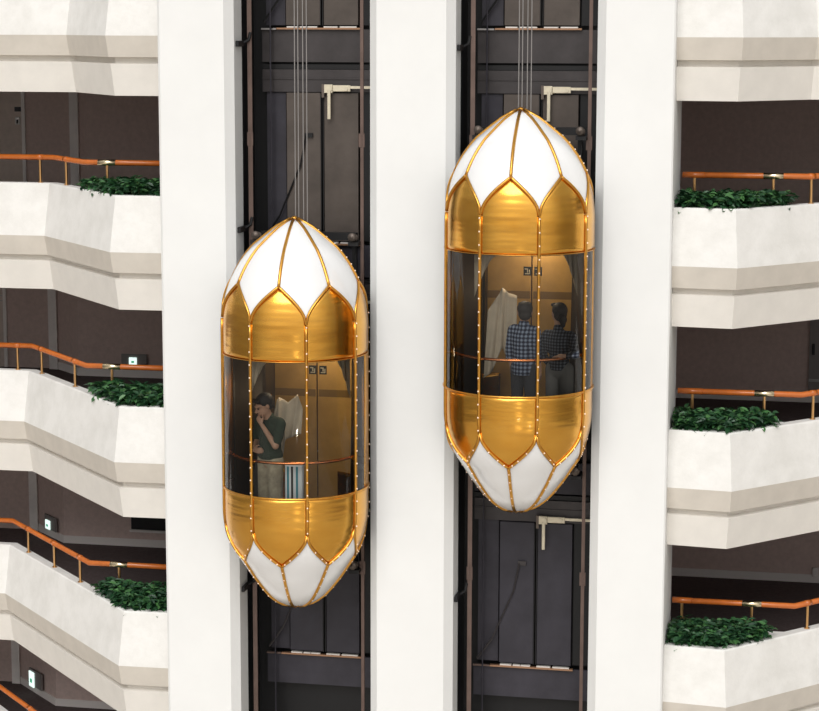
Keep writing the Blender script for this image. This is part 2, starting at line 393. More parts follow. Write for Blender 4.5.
# corridor walls behind the balconies
DW = 6.4
up_p = [95, 77, 56, 36.5, 19.5, 5]; up_c = [104, 86, 78, 63.5, 56, 48]; vv = [20, 120, 330, 500, 682, 800]
for k in range(1, 5):
    zt, z0 = ZB[k-1]+.02, ZF[k]
    sc = pd(up_c[k], vv[k], DW)[0]
    A = (sc, DW); B = (sc-1, DW+1)
    q = on_line(up_p[k], vv[k], A, B); P = (q[0], q[1])
    bm = bmesh.new()
    prism(bm, [(-2.601, DW), A, P, (-13.4, P[1]), (-13.4, P[1]+.2), (P[0]-.1, P[1]+.2), (sc-.1, DW+.2), (-2.601, DW+.2)], z0+.001, zt-.001)
    o = wlink('wall_left', bm, M['brown']); struct(o)
    bm = bmesh.new(); hb = .13
    pf = [(-2.61, DW-.02), (sc-.01, DW-.02), (P[0]-.01, P[1]-.02)]
    prism(bm, pf + [(P[0], P[1]), A, (-2.61, DW)], z0+.001, z0+hb); struct(wlink('baseboard_left', bm, M['base']))
    # pale pilaster at the turn
    bm = bmesh.new(); box(bm, P[0]-.10, P[0]+.05, P[1]-.10, P[1]+.02, z0+.001, zt-.001); struct(wlink('trim_1', bm, M['pil']))
    # side wall next to the pillar
    bm = bmesh.new(); box(bm, -2.60, -2.55, 1.501, DW+.1, z0+.001, zt-.001); struct(wlink('wall_side', bm, M['brown']))
    bm = bmesh.new(); box(bm, 2.55, 2.60, 1.501, 6.4, z0+.001, zt-.001); struct(wlink('wall_side', bm, M['brown']))
    bm = bmesh.new(); box(bm, 2.601, 13.4, 6.3, 6.5, z0+.001, zt-.001); struct(wlink('wall_right', bm, M['brown']))
    bm = bmesh.new(); box(bm, 2.61, 13.4, 6.275, 6.299, z0+.001, z0+hb); struct(wlink('baseboard_right', bm, M['base']))
    if k in (1, 2):                                       # guest room door left of the pilaster
        e = {1: 25.5, 2: 7.5}[k]; yd = P[1]
        x1 = pd(e, vv[k], yd)[0]
        bm = bmesh.new(); box(bm, x1-.06, x1, yd-.035, yd-.001, z0+.002, z0+2.05); box(bm, x1-1.06, x1-1.0, yd-.035, yd-.001, z0+.002, z0+2.05); box(bm, x1-1.06, x1, yd-.035, yd-.001, z0+2.05, z0+2.11)
        r = wempty('door_%d' % k, x1-.5, yd-.03, z0); rb = (x1-.5, yd-.03, z0); r['kind'] = 'structure'
        plink('door_frame', bm, M['pil'], r, rb)
        bm = bmesh.new(); box(bm, x1-1.0, x1-.061, yd-.02, yd-.001, z0+.003, z0+2.049); plink('door_leaf', bm, M['doorp'], r, rb)
        if k == 1:
            a = pd(15.5, 124.5, yd-.03); b = pd(20, 117, yd-.03)
            bm = bmesh.new(); box(bm, a[0], b[0], yd-.045, yd-.019, a[2], b[2]); bevel(bm, .006); lk_ = plink('lock_plate', bm, M['cable'], r, rb)
            bm = bmesh.new(); zc = (a[2]+b[2])/2; box(bm, (a[0]+b[0])/2-.012, (a[0]+b[0])/2+.012, yd-.075, yd-.044, zc-.045, zc+.02); bevel(bm, .004); plink('door_handle', bm, M['black'], r, rb)
            a = pd(14.5, 111.5, yd-.03); b = pd(22, 107, yd-.03)
            bm = bmesh.new(); box(bm, a[0], b[0], yd-.03, yd-.019, a[2], b[2]); plink('number_plate', bm, M['black'], r, rb)
        else:
            a = pd(0, 301, yd-.03); b = pd(3.5, 295, yd-.03)
            bm = bmesh.new(); box(bm, a[0]-.08, b[0], yd-.03, yd-.019, a[2], b[2]); plink('number_plate', bm, M['cable'], r, rb)
            a = pd(0.5, 300, yd-.03); b = pd(2.5, 296.2, yd-.03)
            bm = bmesh.new(); box(bm, a[0]-.06, b[0], yd-.034, yd-.0301, a[2], b[2]); plink('number_plate', bm, M['doorp'], r, rb)
    # lit exit signs
    spec = {2: ((122,354,147,366),(130,357.2,137.3,364.5),'main'), 3: ((46.5,516,57,529.5),(48,520,51.8,528.5),'ob'), 4: ((31,671,42.5,687),(31.8,671.5,35.8,686),'ob')}.get(k)
    if spec:
        (a0,b0,a1,b1),(c0,e0,c1,e1), w = spec
        if w == 'main': L0, L1 = (-10, DW-.04), (0, DW-.04)
        else: L0, L1 = (A[0]-.03, A[1]-.03), (B[0]-.03, B[1]-.03)
        def quad(u0, v0, u1, v1, th, lift):
            p = on_line(u0, v1, L0, L1); q2 = on_line(u1, v0, L0, L1)
            zz0 = on_line((u0+u1)/2, v1, L0, L1)[2]; zz1 = on_line((u0+u1)/2, v0, L0, L1)[2]
            dx, dy = q2[0]-p[0], q2[1]-p[1]; Lh = math.hypot(dx, dy); ux, uy = dx/Lh, dy/Lh; nx, ny = uy, -ux
            if ny > 0: nx, ny = -nx, -ny
            bmq = bmesh.new()
            prism(bmq, [(p[0]+nx*lift, p[1]+ny*lift), (q2[0]+nx*lift, q2[1]+ny*lift), (q2[0]+nx*(lift+th), q2[1]+ny*(lift+th)), (p[0]+nx*(lift+th), p[1]+ny*(lift+th))], zz0, zz1)
            return bmq, (p[0], p[1], zz0)
        bmq, rb = quad(a0, b0, a1, b1, .03, 0)
        r = wempty('exit_sign', *rb)
        tag(r, {2: 'small lit exit sign on the dark wall behind the middle left handrail', 3: 'small lit exit sign beside the pale pilaster above the lower left handrail', 4: 'small lit exit sign in the bottom left corridor below the lowest balcony'}[k], 'sign', 'lit exit signs in the left corridors')
        plink('back_plate', bmq, M['plate'], r, rb)
        bmq, _ = quad(c0, e0, c1, e1, .02, .031); plink('lit_panel', bmq, M['lit'], r, rb)
        cu, cv = (c0+c1)/2, (e0+e1)/2; du, dv = (c1-c0), (e1-e0)
        bmq, _ = quad(cu-.18*du, cv-.05*dv, cu+.2*du, cv+.22*dv, .006, .0512)
        plink('pictogram', bmq, M['green'], r, rb)
# dark opening with pale lower trim on the third storey wall, right-hand details
a = pd(131.5, 529, DW-.02); b = pd(175, 514, DW-.02)
r = wempty('wall_panel', (a[0]+b[0])/2, DW-.03, a[2]); rb = ((a[0]+b[0])/2, DW-.03, a[2])
tag(r, 'dark recessed panel with pale lower ledge on the wall above the lower left plants', 'panel')
bm = bmesh.new(); box(bm, a[0], -3.42, DW-.03, DW-.002, a[2], ZB[2]+.01); plink('board', bm, M['black'], r, rb)
bm = bmesh.new(); box(bm, a[0]-.02, -3.42, DW-.07, DW-.002, a[2]-.04, a[2]-.001); plink('ledge', bm, M['base'], r, rb)
a = pd(808.5, 380, 6.27); b = pd(819, 318, 6.27)
r = wempty('door_3', a[0]+.5, 6.27, ZF[2]); rb = (a[0]+.5, 6.27, ZF[2]); r['kind'] = 'structure'
bm = bmesh.new(); box(bm, a[0], a[0]+1.0, 6.255, 6.273, ZF[2]+.14, ZF[2]+2.0); plink('door_leaf', bm, M['plate'], r, rb)
h = pd(813.5, 349, 6.25); bm = bmesh.new(); box(bm, h[0]-.02, h[0]+.02, 6.20, 6.254, h[2]-.09, h[2]+.09); bevel(bm, .008); plink('door_handle', bm, M['black'], r, rb)
bm = bmesh.new(); box(bm, a[0], a[0]+1.0, 6.235, 6.254, a[2]-.02, a[2]+.02); plink('push_bar', bm, M['cable'], r, rb)
h = pd(815.5, 572.5, 6.27); r = wempty('wall_switch', h[0], 6.29, h[2]-.08); rb = (h[0], 6.29, h[2]-.08)
tag(r, 'small pale wall box above the baseboard at the right edge, lower storey', 'switch')
bm = bmesh.new(); box(bm, h[0]-.05, h[0]+.05, 6.255, 6.299, h[2]-.08, h[2]+.08); bevel(bm, .01); plink('face_plate', bm, M['pil'], r, rb)
bm = bmesh.new(); box(bm, h[0]-.02, h[0]+.02, 6.245, 6.256, h[2]-.03, h[2]+.03); plink('rocker', bm, M['base'], r, rb)
# ceiling over the uppermost corridor is the slab of storey 0

# ------------------------------------------------------------------ elevator shafts
for side, sc in (('L', -1.465), ('R', 1.505)):
    nm = 'left' if side == 'L' else 'right'
    x0, x1 = (-2.45, -.47) if side == 'L' else (.50, 2.47)
    dc = -1.415 if side == 'L' else 1.555                  # door centre
    bm = bmesh.new(); box(bm, x0+.001, x1-.001, 1.30, 1.40, ZLO, ZHI); struct(wlink('wall_back', bm, M['black']))
    for xx in ((x0, x0+.03), (x1-.03, x1)):
        bm = bmesh.new(); box(bm, xx[0]+.001, xx[1]-.001, .52, 1.299, ZLO, ZHI); struct(wlink('wall_side', bm, M['black']))
    for k in range(-1, 4):
        zf = -.02 - H*k; j = k+1
        if k == -1: vis = 'at the top of the %s shaft, only its foot in view'
        elif k == 0: vis = 'at the top of the %s shaft above the elevator dome' 
        elif k == 3: vis = 'below the elevator at the foot of the %s shaft'
        elif k == 2: vis = 'behind the lower half of the elevator in the %s shaft'
        else: vis = 'behind the elevator car in the %s shaft'
        # one landing: door panels, apron, header, sill; door of this storey stands ON zf
        base = (dc, 1.10, zf); r = wempty('landing_door', *base)
        tag(r, ('shaft-side steel landing door ' + vis) % nm, 'elevator door', 'landing doors seen from inside the shafts')
        m_ = M['shaftbrown'] if k < 2 else M['shaftblue']
        for a, b in ((-.50, -.022), (.022, .50)):
            bm = bmesh.new(); box(bm, dc+a, dc+b, 1.08, 1.12, zf+.02, zf+2.02); bevel(bm, .006); plink('door_panel', bm, m_, r, base)
        bm = bmesh.new(); box(bm, dc-.021, dc-.010, 1.06, 1.10, zf+.02, zf+2.0); box(bm, dc+.010, dc+.021, 1.06, 1.10, zf+.02, zf+2.0); plink('door_edge', bm, M['black'], r, base)
        bm = bmesh.new(); box(bm, x0+.25, dc-.52, 1.14, 1.18, zf+.02, zf+2.02); plink('pocket_panel', bm, M['shaftblue'], r, base)
        bm = bmesh.new(); box(bm, dc+.515, x1-.06, 1.14, 1.18, zf+.02, zf+2.02); plink('pocket_panel', bm, M['black'], r, base)
        bm = bmesh.new(); box(bm, x0+.20, x1-.06, 1.10, 1.16, zf+2.03, zf+2.33); plink('header', bm, M['shaft'], r, base)
        bm = bmesh.new(); box(bm, x0+.20, x1-.06, 1.085, 1.10, zf+2.20, zf+2.215); plink('header_rail', bm, M['railst'] if k < 0 else M['shaft'], r, base)
        bm = bmesh.new(); box(bm, x0+.20, x1-.20, 1.13, 1.20, zf+2.335, zf+2.40); plink('header_beam', bm, M['black'], r, base)
        bm = bmesh.new(); box(bm, x0+.20, x1-.06, 1.10, 1.14, zf-.47, zf-.035); plink('apron', bm, M['shaft'] if k < 1 else M['shaftblue'], r, base)
        bm = bmesh.new()
        for a, b in ((-.48,-.32),(-.30,-.20),(-.19,-.06),(.03,.22),(.25,.48)): box(bm, dc+a, dc+b, 1.05, 1.10, zf-.012, zf+.006)
        plink('sill', bm, M['sill'], r, base)
        bm = bmesh.new(); box(bm, dc-.62, dc+.53, 1.04, 1.10, zf-.036, zf-.013); plink('sill_nosing', bm, M['sillcop'], r, base)
        bm = bmesh.new(); box(bm, x0+.20, dc-.63, 1.05, 1.09, zf-.040, zf-.018); plink('sill_track', bm, M['cable'] if k < 1 else M['railst'], r, base)
        # diagonal closing arm in the pocket
        bm = bmesh.new(); tube(bm, [(dc-.60, 1.06, zf+.35), (dc-.30, 1.05, zf+1.05), (dc-.22, 1.05, zf+1.45)], .012, 6)
        tube(bm, [(dc-.60, 1.06, zf+.35), (dc-.80, 1.06, zf+.06)], .016, 6); box(bm, dc-.24, dc-.13, 1.045, 1.075, zf+1.42, zf+1.48)
        plink('closing_arm', bm, M['black'] if k < 2 else M['shaft'], r, base)
        # latch: cream horizontal bar and hanging arm
        zl = zf+2.08; lx = dc+.06
        bm = bmesh.new(); box(bm, lx, lx+.34, 1.02, 1.05, zl-.04, zl+.045); box(bm, lx-.02, lx+.10, 1.0, 1.03, zl-.06, zl+.055); bevel(bm, .006)
        cyl(bm, (lx+.06, .995, zl), .035, .02, 'Y', 14); cyl(bm, (lx+.28, 1.015, zl), .03, .02, 'Y', 14)
        lt = plink('latch', bm, M['cream'], r, base)
        bm = bmesh.new(); box(bm, lx+.03, lx+.075, .985, 1.015, zl-.41, zl-.03); bevel(bm, .005)
        bm2 = None; a_ = plink('latch_arm', bm, M['cream'], lt, base)
        bm = bmesh.new(); box(bm, lx+.34, x1-.10, 1.02, 1.045, zl+.0, zl+.035); plink('latch_rod', bm, M['cream'], lt, base)
        bm = bmesh.new(); box(bm, lx-.05, lx-.015, 1.0, 1.05, zl-.12, zl+.06); plink('latch_end', bm, M['roller'], lt, base)
    # guide rails
    for w, xs in (('left', -2.265 if side == 'L' else .735), ('right', -.745 if side == 'L' else 2.262)):
        base = (xs, .55, ZLO); r = wempty('guide_rail', *base)
        tag(r, 'vertical brown steel guide rail on the %s side of the %s shaft' % (w, nm), 'rail', 'guide rails in the elevator shafts')
        bm = bmesh.new(); box(bm, xs-.030 if w == 'left' else xs-.02, xs+.030 if w == 'left' else xs+.025, .50, .515, ZLO, ZHI); plink('rail_flange', bm, M['railst'], r, base)
        bm = bmesh.new(); sgn = 1 if w == 'left' else -1
        box(bm, xs-.010, xs+.010, .515, .60, ZLO, ZHI); plink('rail_web', bm, M['railst'], r, base)
        for zz in (-1.5, -4.4, -7.3):
            bm = bmesh.new(); box(bm, xs-.04, xs+.04, .49, .499, zz-.09, zz+.09)
            for q_ in (-.06, -.02, .02, .06): cyl(bm, (xs, .486, zz+q_), .010, .012, 'Y', 8)
            plink('fish_plate', bm, M['railst'], r, base)
    # thinner dark conduit beside the left rail
    bm = bmesh.new(); cx = x0+.34; cyl(bm, (cx, 1.0, (ZLO+ZHI)/2), .010, ZHI-ZLO, 'Z', 8)
    o = wlink('conduit', bm, M['shaftblue']); tag(o, 'thin vertical conduit beside the left guide rail of the %s shaft' % nm, 'pipe', 'shaft conduits')
    # black brackets clamped on the pillar return
    px = [(243, 43), (243, 228), (246, 410), (249, 585)] if side == 'L' else [(463, 47), (462, 595)]
    for i, (u, v) in enumerate(px):
        q = pd(u, v, .40); xr = -2.37 if side == 'L' else .575
        base = (xr, .40, q[2]); r = wempty('rail_bracket', *base)
        tag(r, 'small black bracket on the %s shaft edge, %s' % (nm, ['near the top of the photo', 'beside the dome tip', 'beside the elevator windows', 'beside the pointed base'][i] if side == 'L' else ['near the top of the photo', 'below the elevator'][i]), 'bracket', 'black brackets at the shaft edges')
        bm = bmesh.new(); box(bm, xr+.001, xr+.05, .18, .46, q[2]-.045, q[2]+.03); bevel(bm, .008); plink('foot', bm, M['black'], r, base)
        bm = bmesh.new(); tube(bm, [(xr+.04, .42, q[2]), (xr+.10, .48, q[2]+.04), (xr+.12, .50, q[2]+.14)], .022, 8); plink('arm', bm, M['black'], r, base)

# ------------------------------------------------------------------ elevator cars
R = .9555
HT = 5.196/5.41                                            # metres per profile unit of height
UP = [(0,.0),(.012,.05),(.03,.085),(.06,.14),(.12,.25),(.227,.39),(.378,.575),(.49,.672),(.604,.755),(.72,.822),(.83,.876),(.94,.92),(1.04,.952),(1.13,.972),(1.22,.985),(1.32,.995),(1.40,1),(1.825,1)]
LOW = [(3.675,1),(4.0,1),(4.14,.992),(4.30,.965),(4.42,.93),(4.55,.876),(4.67,.81),(4.78,.736),(4.91,.655),(5.03,.567),(5.14,.48),(5.23,.40),(5.30,.31),(5.35,.23),(5.385,.14),(5.405,.06),(5.41,0)]
def rad(h):
    pf = UP if h < 2.5 else LOW
    if h <= pf[0][0]: return pf[0][1]*R
    for (a, ra), (b, rb) in zip(pf[:-1], pf[1:]):
        if h <= b: return (ra + (rb-ra)*(h-a)/(b-a))*R
    return pf[-1][1]*R
def CP(a, h, dr=0.):                                       # point on the shell; a in degrees from the facing direction
    r = rad(h)+dr; t = math.radians(a)
    return Vector((r*math.sin(t), -r*math.cos(t), (5.41-h)*HT))
def arch(t, lo, hi):                                       # t=1 at rib, 0 at petal tip
    x = max(0, 1-abs(t)); g = .86*math.sqrt(x) + .14*x
    return lo + (hi-lo)*g
HB_U = lambda t: arch(t, 1.325, .835)
HB_L = lambda t: arch(t, 4.175, 4.65)
def shell(bm, a0, a1, hfun0, hfun1, na=14, nh=14, th=.012):
    g = []
    for i in range(na+1):
        a = a0+(a1-a0)*i/na; h0, h1 = hfun0(a), hfun1(a)
        g.append([bm.verts.new(CP(a, h0+(h1-h0)*j/nh)) for j in range(nh+1)])
    for i in range(na):
        for j in range(nh):
            bm.faces.new((g[i][j], g[i+1][j], g[i+1][j+1], g[i][j+1]))
    bmesh.ops.remove_doubles(bm, verts=bm.verts[:], dist=1e-5)
HF = 4.33                                                  # cab floor height parameter
def rail_arc(r, z, a0, a1, n=30): return [Vector((r*math.sin(math.radians(a0+(a1-a0)*i/n)), -r*math.cos(math.radians(a0+(a1-a0)*i/n)), z)) for i in range(n+1)]
def solid(o, th):
    md = o.modifiers.new('thickness', 'SOLIDIFY'); md.thickness = th; md.offset = -1
ZV = lambda h: (5.41-h)*HT

def build_cab(sc, ztop, label, which):
    base = W(sc, -.25, ztop-5.196)
    root = empty('elevator_car', base); tag(root, label, 'elevator', 'golden bullet-shaped glass elevators')
    L = lambda name, bm, m, smooth=True, parent=None: link(name, bm, m, parent or root, smooth)
    for j in range(8):
        pc = 45*j; mc = 22.5 + 45*j
        bm = bmesh.new(); shell(bm, pc-22.5, pc+22.5, lambda a: HB_U((a-pc)/22.5), lambda a: 1.825, 22, 12); o = L('gold_petal', bm, M['gold']); solid(o, .012)
        bm = bmesh.new(); shell(bm, pc-22.5, pc+22.5, lambda a: 3.675 if pc != 180 else HF, lambda a: max(HB_L((a-pc)/22.5), HF+.01 if pc == 180 else 0), 22, 14); o = L('gold_petal', bm, M['gold']); solid(o, .012)
        tt = lambda a: 1-abs(a-mc)/22.5
        bm = bmesh.new(); shell(bm, mc-22.5, mc+22.5, lambda a: 0.004, lambda a: HB_U(tt(a)), 22, 20); o = L('white_dome_panel', bm, M['milk']); solid(o, .01)
        bm = bmesh.new(); shell(bm, mc-22.5, mc+22.5, lambda a: HB_L(tt(a)), lambda a: 5.408, 22, 20); o = L('white_base_panel', bm, M['milk']); solid(o, .01)
        # ribs
        bm = bmesh.new(); tube(bm, [CP(mc, 1.34+(4.19-1.34)*i/20, .006) for i in range(21)], .020, 8)
        if abs(mc-180) > 30: L('mullion', bm, M['goldtrim'])
        else: bm.free()
        n = 14
        for sgn in (-1, 1):
            bm = bmesh.new(); tube(bm, [CP(pc+sgn*22.5*(1-i/n), HB_U(1-i/n), .006) for i in range(n+1)], .019, 8); L('arch_rib', bm, M['goldtrim'])
            bm = bmesh.new(); tube(bm, [CP(pc+sgn*22.5*(1-i/n), HB_L(1-i/n), .006) for i in range(n+1)], .019, 8); L('arch_rib', bm, M['goldtrim'])
        bm = bmesh.new(); tube(bm, [CP(pc, .835*(1-i/16)+.012*(i/16), .006) for i in range(17)], .021, 8); L('dome_rib', bm, M['goldtrim'])
        bm = bmesh.new(); tube(bm, [CP(pc, 4.65+(5.40-4.65)*i/16, .006) for i in range(17)], .021, 8); L('base_rib', bm, M['goldtrim'])
    for h, r_ in ((1.825, .006), (3.675, .015)):
        bm = bmesh.new(); tube(bm, [CP(-140+280*i/64, h, .004) for i in range(65)], r_, 8); L('ring_trim', bm, M['goldtrim'])
    bm = bmesh.new(); ball(bm, (0,0,5.196-.01), .045, 12, 8, (1,1,.8)); L('finial', bm, M['goldtrim'])
    bm = bmesh.new(); ball(bm, (0,0,.01), .040, 12, 8, (1,1,.7)); L('finial', bm, M['goldtrim'])
    # windows
    for a0, a1 in ((-67.5,-22.5),(-22.5,22.5),(22.5,67.5),(67.5,83),(-83,-67.5)):
        bm = bmesh.new(); shell(bm, a0, a1, lambda a: 1.825, lambda a: 3.675, 14, 1); L('window_pane', bm, M['glass'])
    for sgn in (-1, 1):
        bm = bmesh.new(); shell(bm, sgn*83, sgn*102, lambda a: 1.825, lambda a: 3.675, 6, 1); o = L('side_post', bm, M['goldtrim']); solid(o, .03)
        bm = bmesh.new(); shell(bm, sgn*102, sgn*140, lambda a: 1.825, lambda a: HF, 10, 1); o = L('rear_wall', bm, M['dark']); solid(o, .02)
    # ceiling, floor
    def disc(h, z0, z1):
        b = bmesh.new(); prism(b, [(rad(h)*.975*math.sin(2*PI*i/40), -rad(h)*.975*math.cos(2*PI*i/40)) for i in range(40)], z0, z1); return b
    L('car_ceiling', disc(1.8, ZV(1.84), ZV(1.80)), M['dark'], False)
    L('car_floor', disc(HF, ZV(HF)-.03, ZV(HF)), M['cabfloor'], False)
    bm = bmesh.new(); cyl(bm, (0,.1,ZV(1.84)-.012), .22, .022, 'Z', 24); L('ceiling_lamp', bm, M['lamp'])
    # entrance passage and gold doors
    yb = 1.24; zf, zt = ZV(HF), ZV(1.84)
    for sgn in (-1, 1):
        bm = bmesh.new(); box(bm, min(sgn*.60, sgn*.63), max(sgn*.60, sgn*.63), .70, yb, zf, zt); L('entrance_jamb', bm, M['dark'], False)
        bm = bmesh.new(); box(bm, min(sgn*.006, sgn*.598), max(sgn*.006, sgn*.598), yb-.03, yb, zf, zt-.02); bevel(bm, .004); d = L('car_door', bm, M['golddoor'], False)
        bm = bmesh.new(); box(bm, min(sgn*.02, sgn*.598), max(sgn*.02, sgn*.598), yb-.034, yb-.0301, zt-.80, zt-.70); L('door_band', bm, M['goldreflect'], False, d)  # dark reflection across the door, put on as a strip
        cx = sgn*.072 + .012; cz = zt-.43
        bm = bmesh.new(); box(bm, cx-.052, cx+.052, yb-.035, yb-.0301, cz-.06, cz+.06); sg_ = L('sign_plaque', bm, M['sign'], False, d)
        bm = bmesh.new()                                   # small unreadable light strokes on the dark plaque
        box(bm, cx-.035, cx+.010, yb-.038, yb-.0351, cz+.022, cz+.036); box(bm, cx-.005, cx+.010, yb-.038, yb-.0351, cz-.02, cz+.022)
        box(bm, cx-.030, cx+.034, yb-.038, yb-.0351, cz-.040, cz-.028); box(bm, cx+.022, cx+.034, yb-.038, yb-.0351, cz-.028, cz+.02)
        L('sign_marks', bm, M['signw'], False, d)
    bm = bmesh.new(); box(bm, -.63, .63, .72, yb, zt, zt+.05); L('entrance_header', bm, M['dark'], False)
    bm = bmesh.new(); box(bm, -.63, .63, .72, yb, zf-.05, zf); L('entrance_sill', bm, M['cabfloor'], False)
    # inner handrail
    zr = ZV(3.205)
    bm = bmesh.new(); tube(bm, rail_arc(.86, zr, -78, 78), .020, 10); hr = L('inner_handrail', bm, M['copper'])
    for a in (-67.5,-22.5,22.5,67.5):
        t = math.radians(a); bm = bmesh.new(); tube(bm, [(.86*math.sin(t), -.86*math.cos(t), zr), (.94*math.sin(t), -.94*math.cos(t), zr-.01)], .010, 6); L('rail_bracket', bm, M['goldtrim'], True, hr)
    # pale glass reflections at the top corners, modelled as hanging sheets
    def reflection_sheet(pts_top, pts_bot, ny=14, nx=18, amp=.018):
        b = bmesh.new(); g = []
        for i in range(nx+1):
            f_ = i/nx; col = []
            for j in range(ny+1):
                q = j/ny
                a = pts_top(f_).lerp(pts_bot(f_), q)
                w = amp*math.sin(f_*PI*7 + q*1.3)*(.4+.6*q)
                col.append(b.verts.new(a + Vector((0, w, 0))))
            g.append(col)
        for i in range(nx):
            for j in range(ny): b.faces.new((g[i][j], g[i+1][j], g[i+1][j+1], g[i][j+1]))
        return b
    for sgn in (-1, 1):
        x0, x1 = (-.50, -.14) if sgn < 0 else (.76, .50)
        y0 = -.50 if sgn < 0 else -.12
        bm = reflection_sheet(lambda f_: Vector((x0+(x1-x0)*f_, y0, zt)), lambda f_: Vector((x0+(x1-x0)*f_*.7, y0, zt-.52*(1-f_)**1.4-.06)))
        o = L('corner_reflection', bm, M['reflection_sheet']); solid(o, .004)
    # larger pale reflection in the glass, left of the car, shaped as a sheet
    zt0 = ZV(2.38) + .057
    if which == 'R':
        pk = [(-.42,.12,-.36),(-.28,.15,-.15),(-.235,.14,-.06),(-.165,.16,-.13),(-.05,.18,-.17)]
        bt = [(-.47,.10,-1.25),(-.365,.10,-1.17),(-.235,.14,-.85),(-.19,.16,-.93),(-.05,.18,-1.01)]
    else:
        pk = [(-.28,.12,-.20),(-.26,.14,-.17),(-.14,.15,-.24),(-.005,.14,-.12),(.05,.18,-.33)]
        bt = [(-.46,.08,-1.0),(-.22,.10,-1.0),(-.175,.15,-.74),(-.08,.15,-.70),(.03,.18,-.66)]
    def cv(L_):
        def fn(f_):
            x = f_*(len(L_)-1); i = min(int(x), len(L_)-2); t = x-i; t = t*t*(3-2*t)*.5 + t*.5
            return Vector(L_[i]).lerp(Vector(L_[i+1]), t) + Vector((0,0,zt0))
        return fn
    bm = reflection_sheet(cv(pk), cv(bt), 16, 27, .03); o = L('pale_reflection', bm, M['reflection_sheet']); solid(o, .004)
    # light bulbs along the ribs
    bulbs = []
    for a in (-22.5, 22.5, 67.5):
        for i in range(17): bulbs.append(CP(a, 1.36+(4.14-1.36)*i/16, .027))
    for pc in (0, 45, -45, 90):
        for sgn in (-1, 1):
            for t in (.68, .38, .16): bulbs.append(CP(pc+sgn*22.5*t, HB_L(t), .024))
    for pc in (0, 45, 90):
        for i in range(5): bulbs.append(CP(pc, 4.74+.125*i, .024))
    rest = []
    for i in range(15): rest.append(CP(112.5, 1.32+(4.18-1.32)*i/14, .027))
    for i in range(8): rest.append(CP(90, .16+.09*i, .030)); 
    for i in range(7): rest.append(CP(-90, 4.70+.10*i, .030)); rest.append(CP(-45, 4.70+.10*i, .030))
    bme = None
    for p in bulbs[:100]:
        if bme is None:
            b = bmesh.new(); ball(b, (0,0,0), .0105, 8, 6); o = L('light_bulb', b, M['bulb']); bme = o.data; o.location = p
        else:
            o = bpy.data.objects.new('light_bulb', bme); COL.objects.link(o); o.parent = root; o.location = p
    b = bmesh.new()
    for p in bulbs[100:]+rest: ball(b, p, .0105, 8, 6)
    o = L('light_bulb', b, M['bulb']); o['kind'] = 'stuff'
    # sling frame riding on the guide rails, with roller guides
    lx, rx = ((-2.265+1.48), (-.745+1.48)) if which == 'L' else ((.735-1.474), (2.262-1.474))
    for h, tp in ((.33, 1), (4.98, 0)):
        z = ZV(h)
        bm = bmesh.new(); box(bm, lx+.10, rx-.10, .84, .94, z-.05, z+.05); L('sling_beam', bm, M['black'], False)
        for xr, s_ in ((lx, 1), (rx, -1)):
            bm = bmesh.new(); box(bm, min(xr+s_*.02, xr+s_*.16), max(xr+s_*.02, xr+s_*.16), .60, .94, z-.10, z-.05); g = L('guide_shoe', bm, M['black'], False)
            for yy, zz in ((.58, .02), (.70, .0)):
                bm = bmesh.new(); cyl(bm, (xr+s_*.10, yy, z+zz), .055, .04, 'Y', 16); cyl(bm, (xr+s_*.10, yy-.022, z+zz), .02, .012, 'Y', 10); L('guide_roller', bm, M['roller'], True, g)
    for xr in (lx+.13, rx-.13):
        bm = bmesh.new(); box(bm, xr-.03, xr+.03, .86, .92, ZV(4.98), ZV(.33)); L('sling_upright', bm, M['black'], False)
    return root, base
CAB = {}
CAB['L'] = build_cab(-1.4774, -2.470, 'lower of the two gold and white bullet-shaped glass elevators, in the left shaft', 'L')
CAB['R'] = build_cab(1.474, -1.038, 'higher of the two gold and white bullet-shaped glass elevators, in the right shaft', 'R')
for side, sc, zt in (('L', -1.4774, -2.470), ('R', 1.474, -1.038)):
    for i, x in enumerate((-.09, -.045, .02, .07)):
        z0 = zt - .24
        bm = bmesh.new(); cyl(bm, (0, 0, (ZHI-z0)/2), .0075, ZHI-z0, 'Z', 8)
        o = link('hoist_cable', bm, M['cable']); o.location = W(sc+x, -.25+.42, z0); o.rotation_euler.z = -TH
        tag(o, 'thin grey steel hoist rope above the %s elevator, %s of its four' % ('left' if side == 'L' else 'right', ['leftmost', 'second from left', 'third from left', 'rightmost'][i]), 'cable', 'hoist ropes above the elevators')

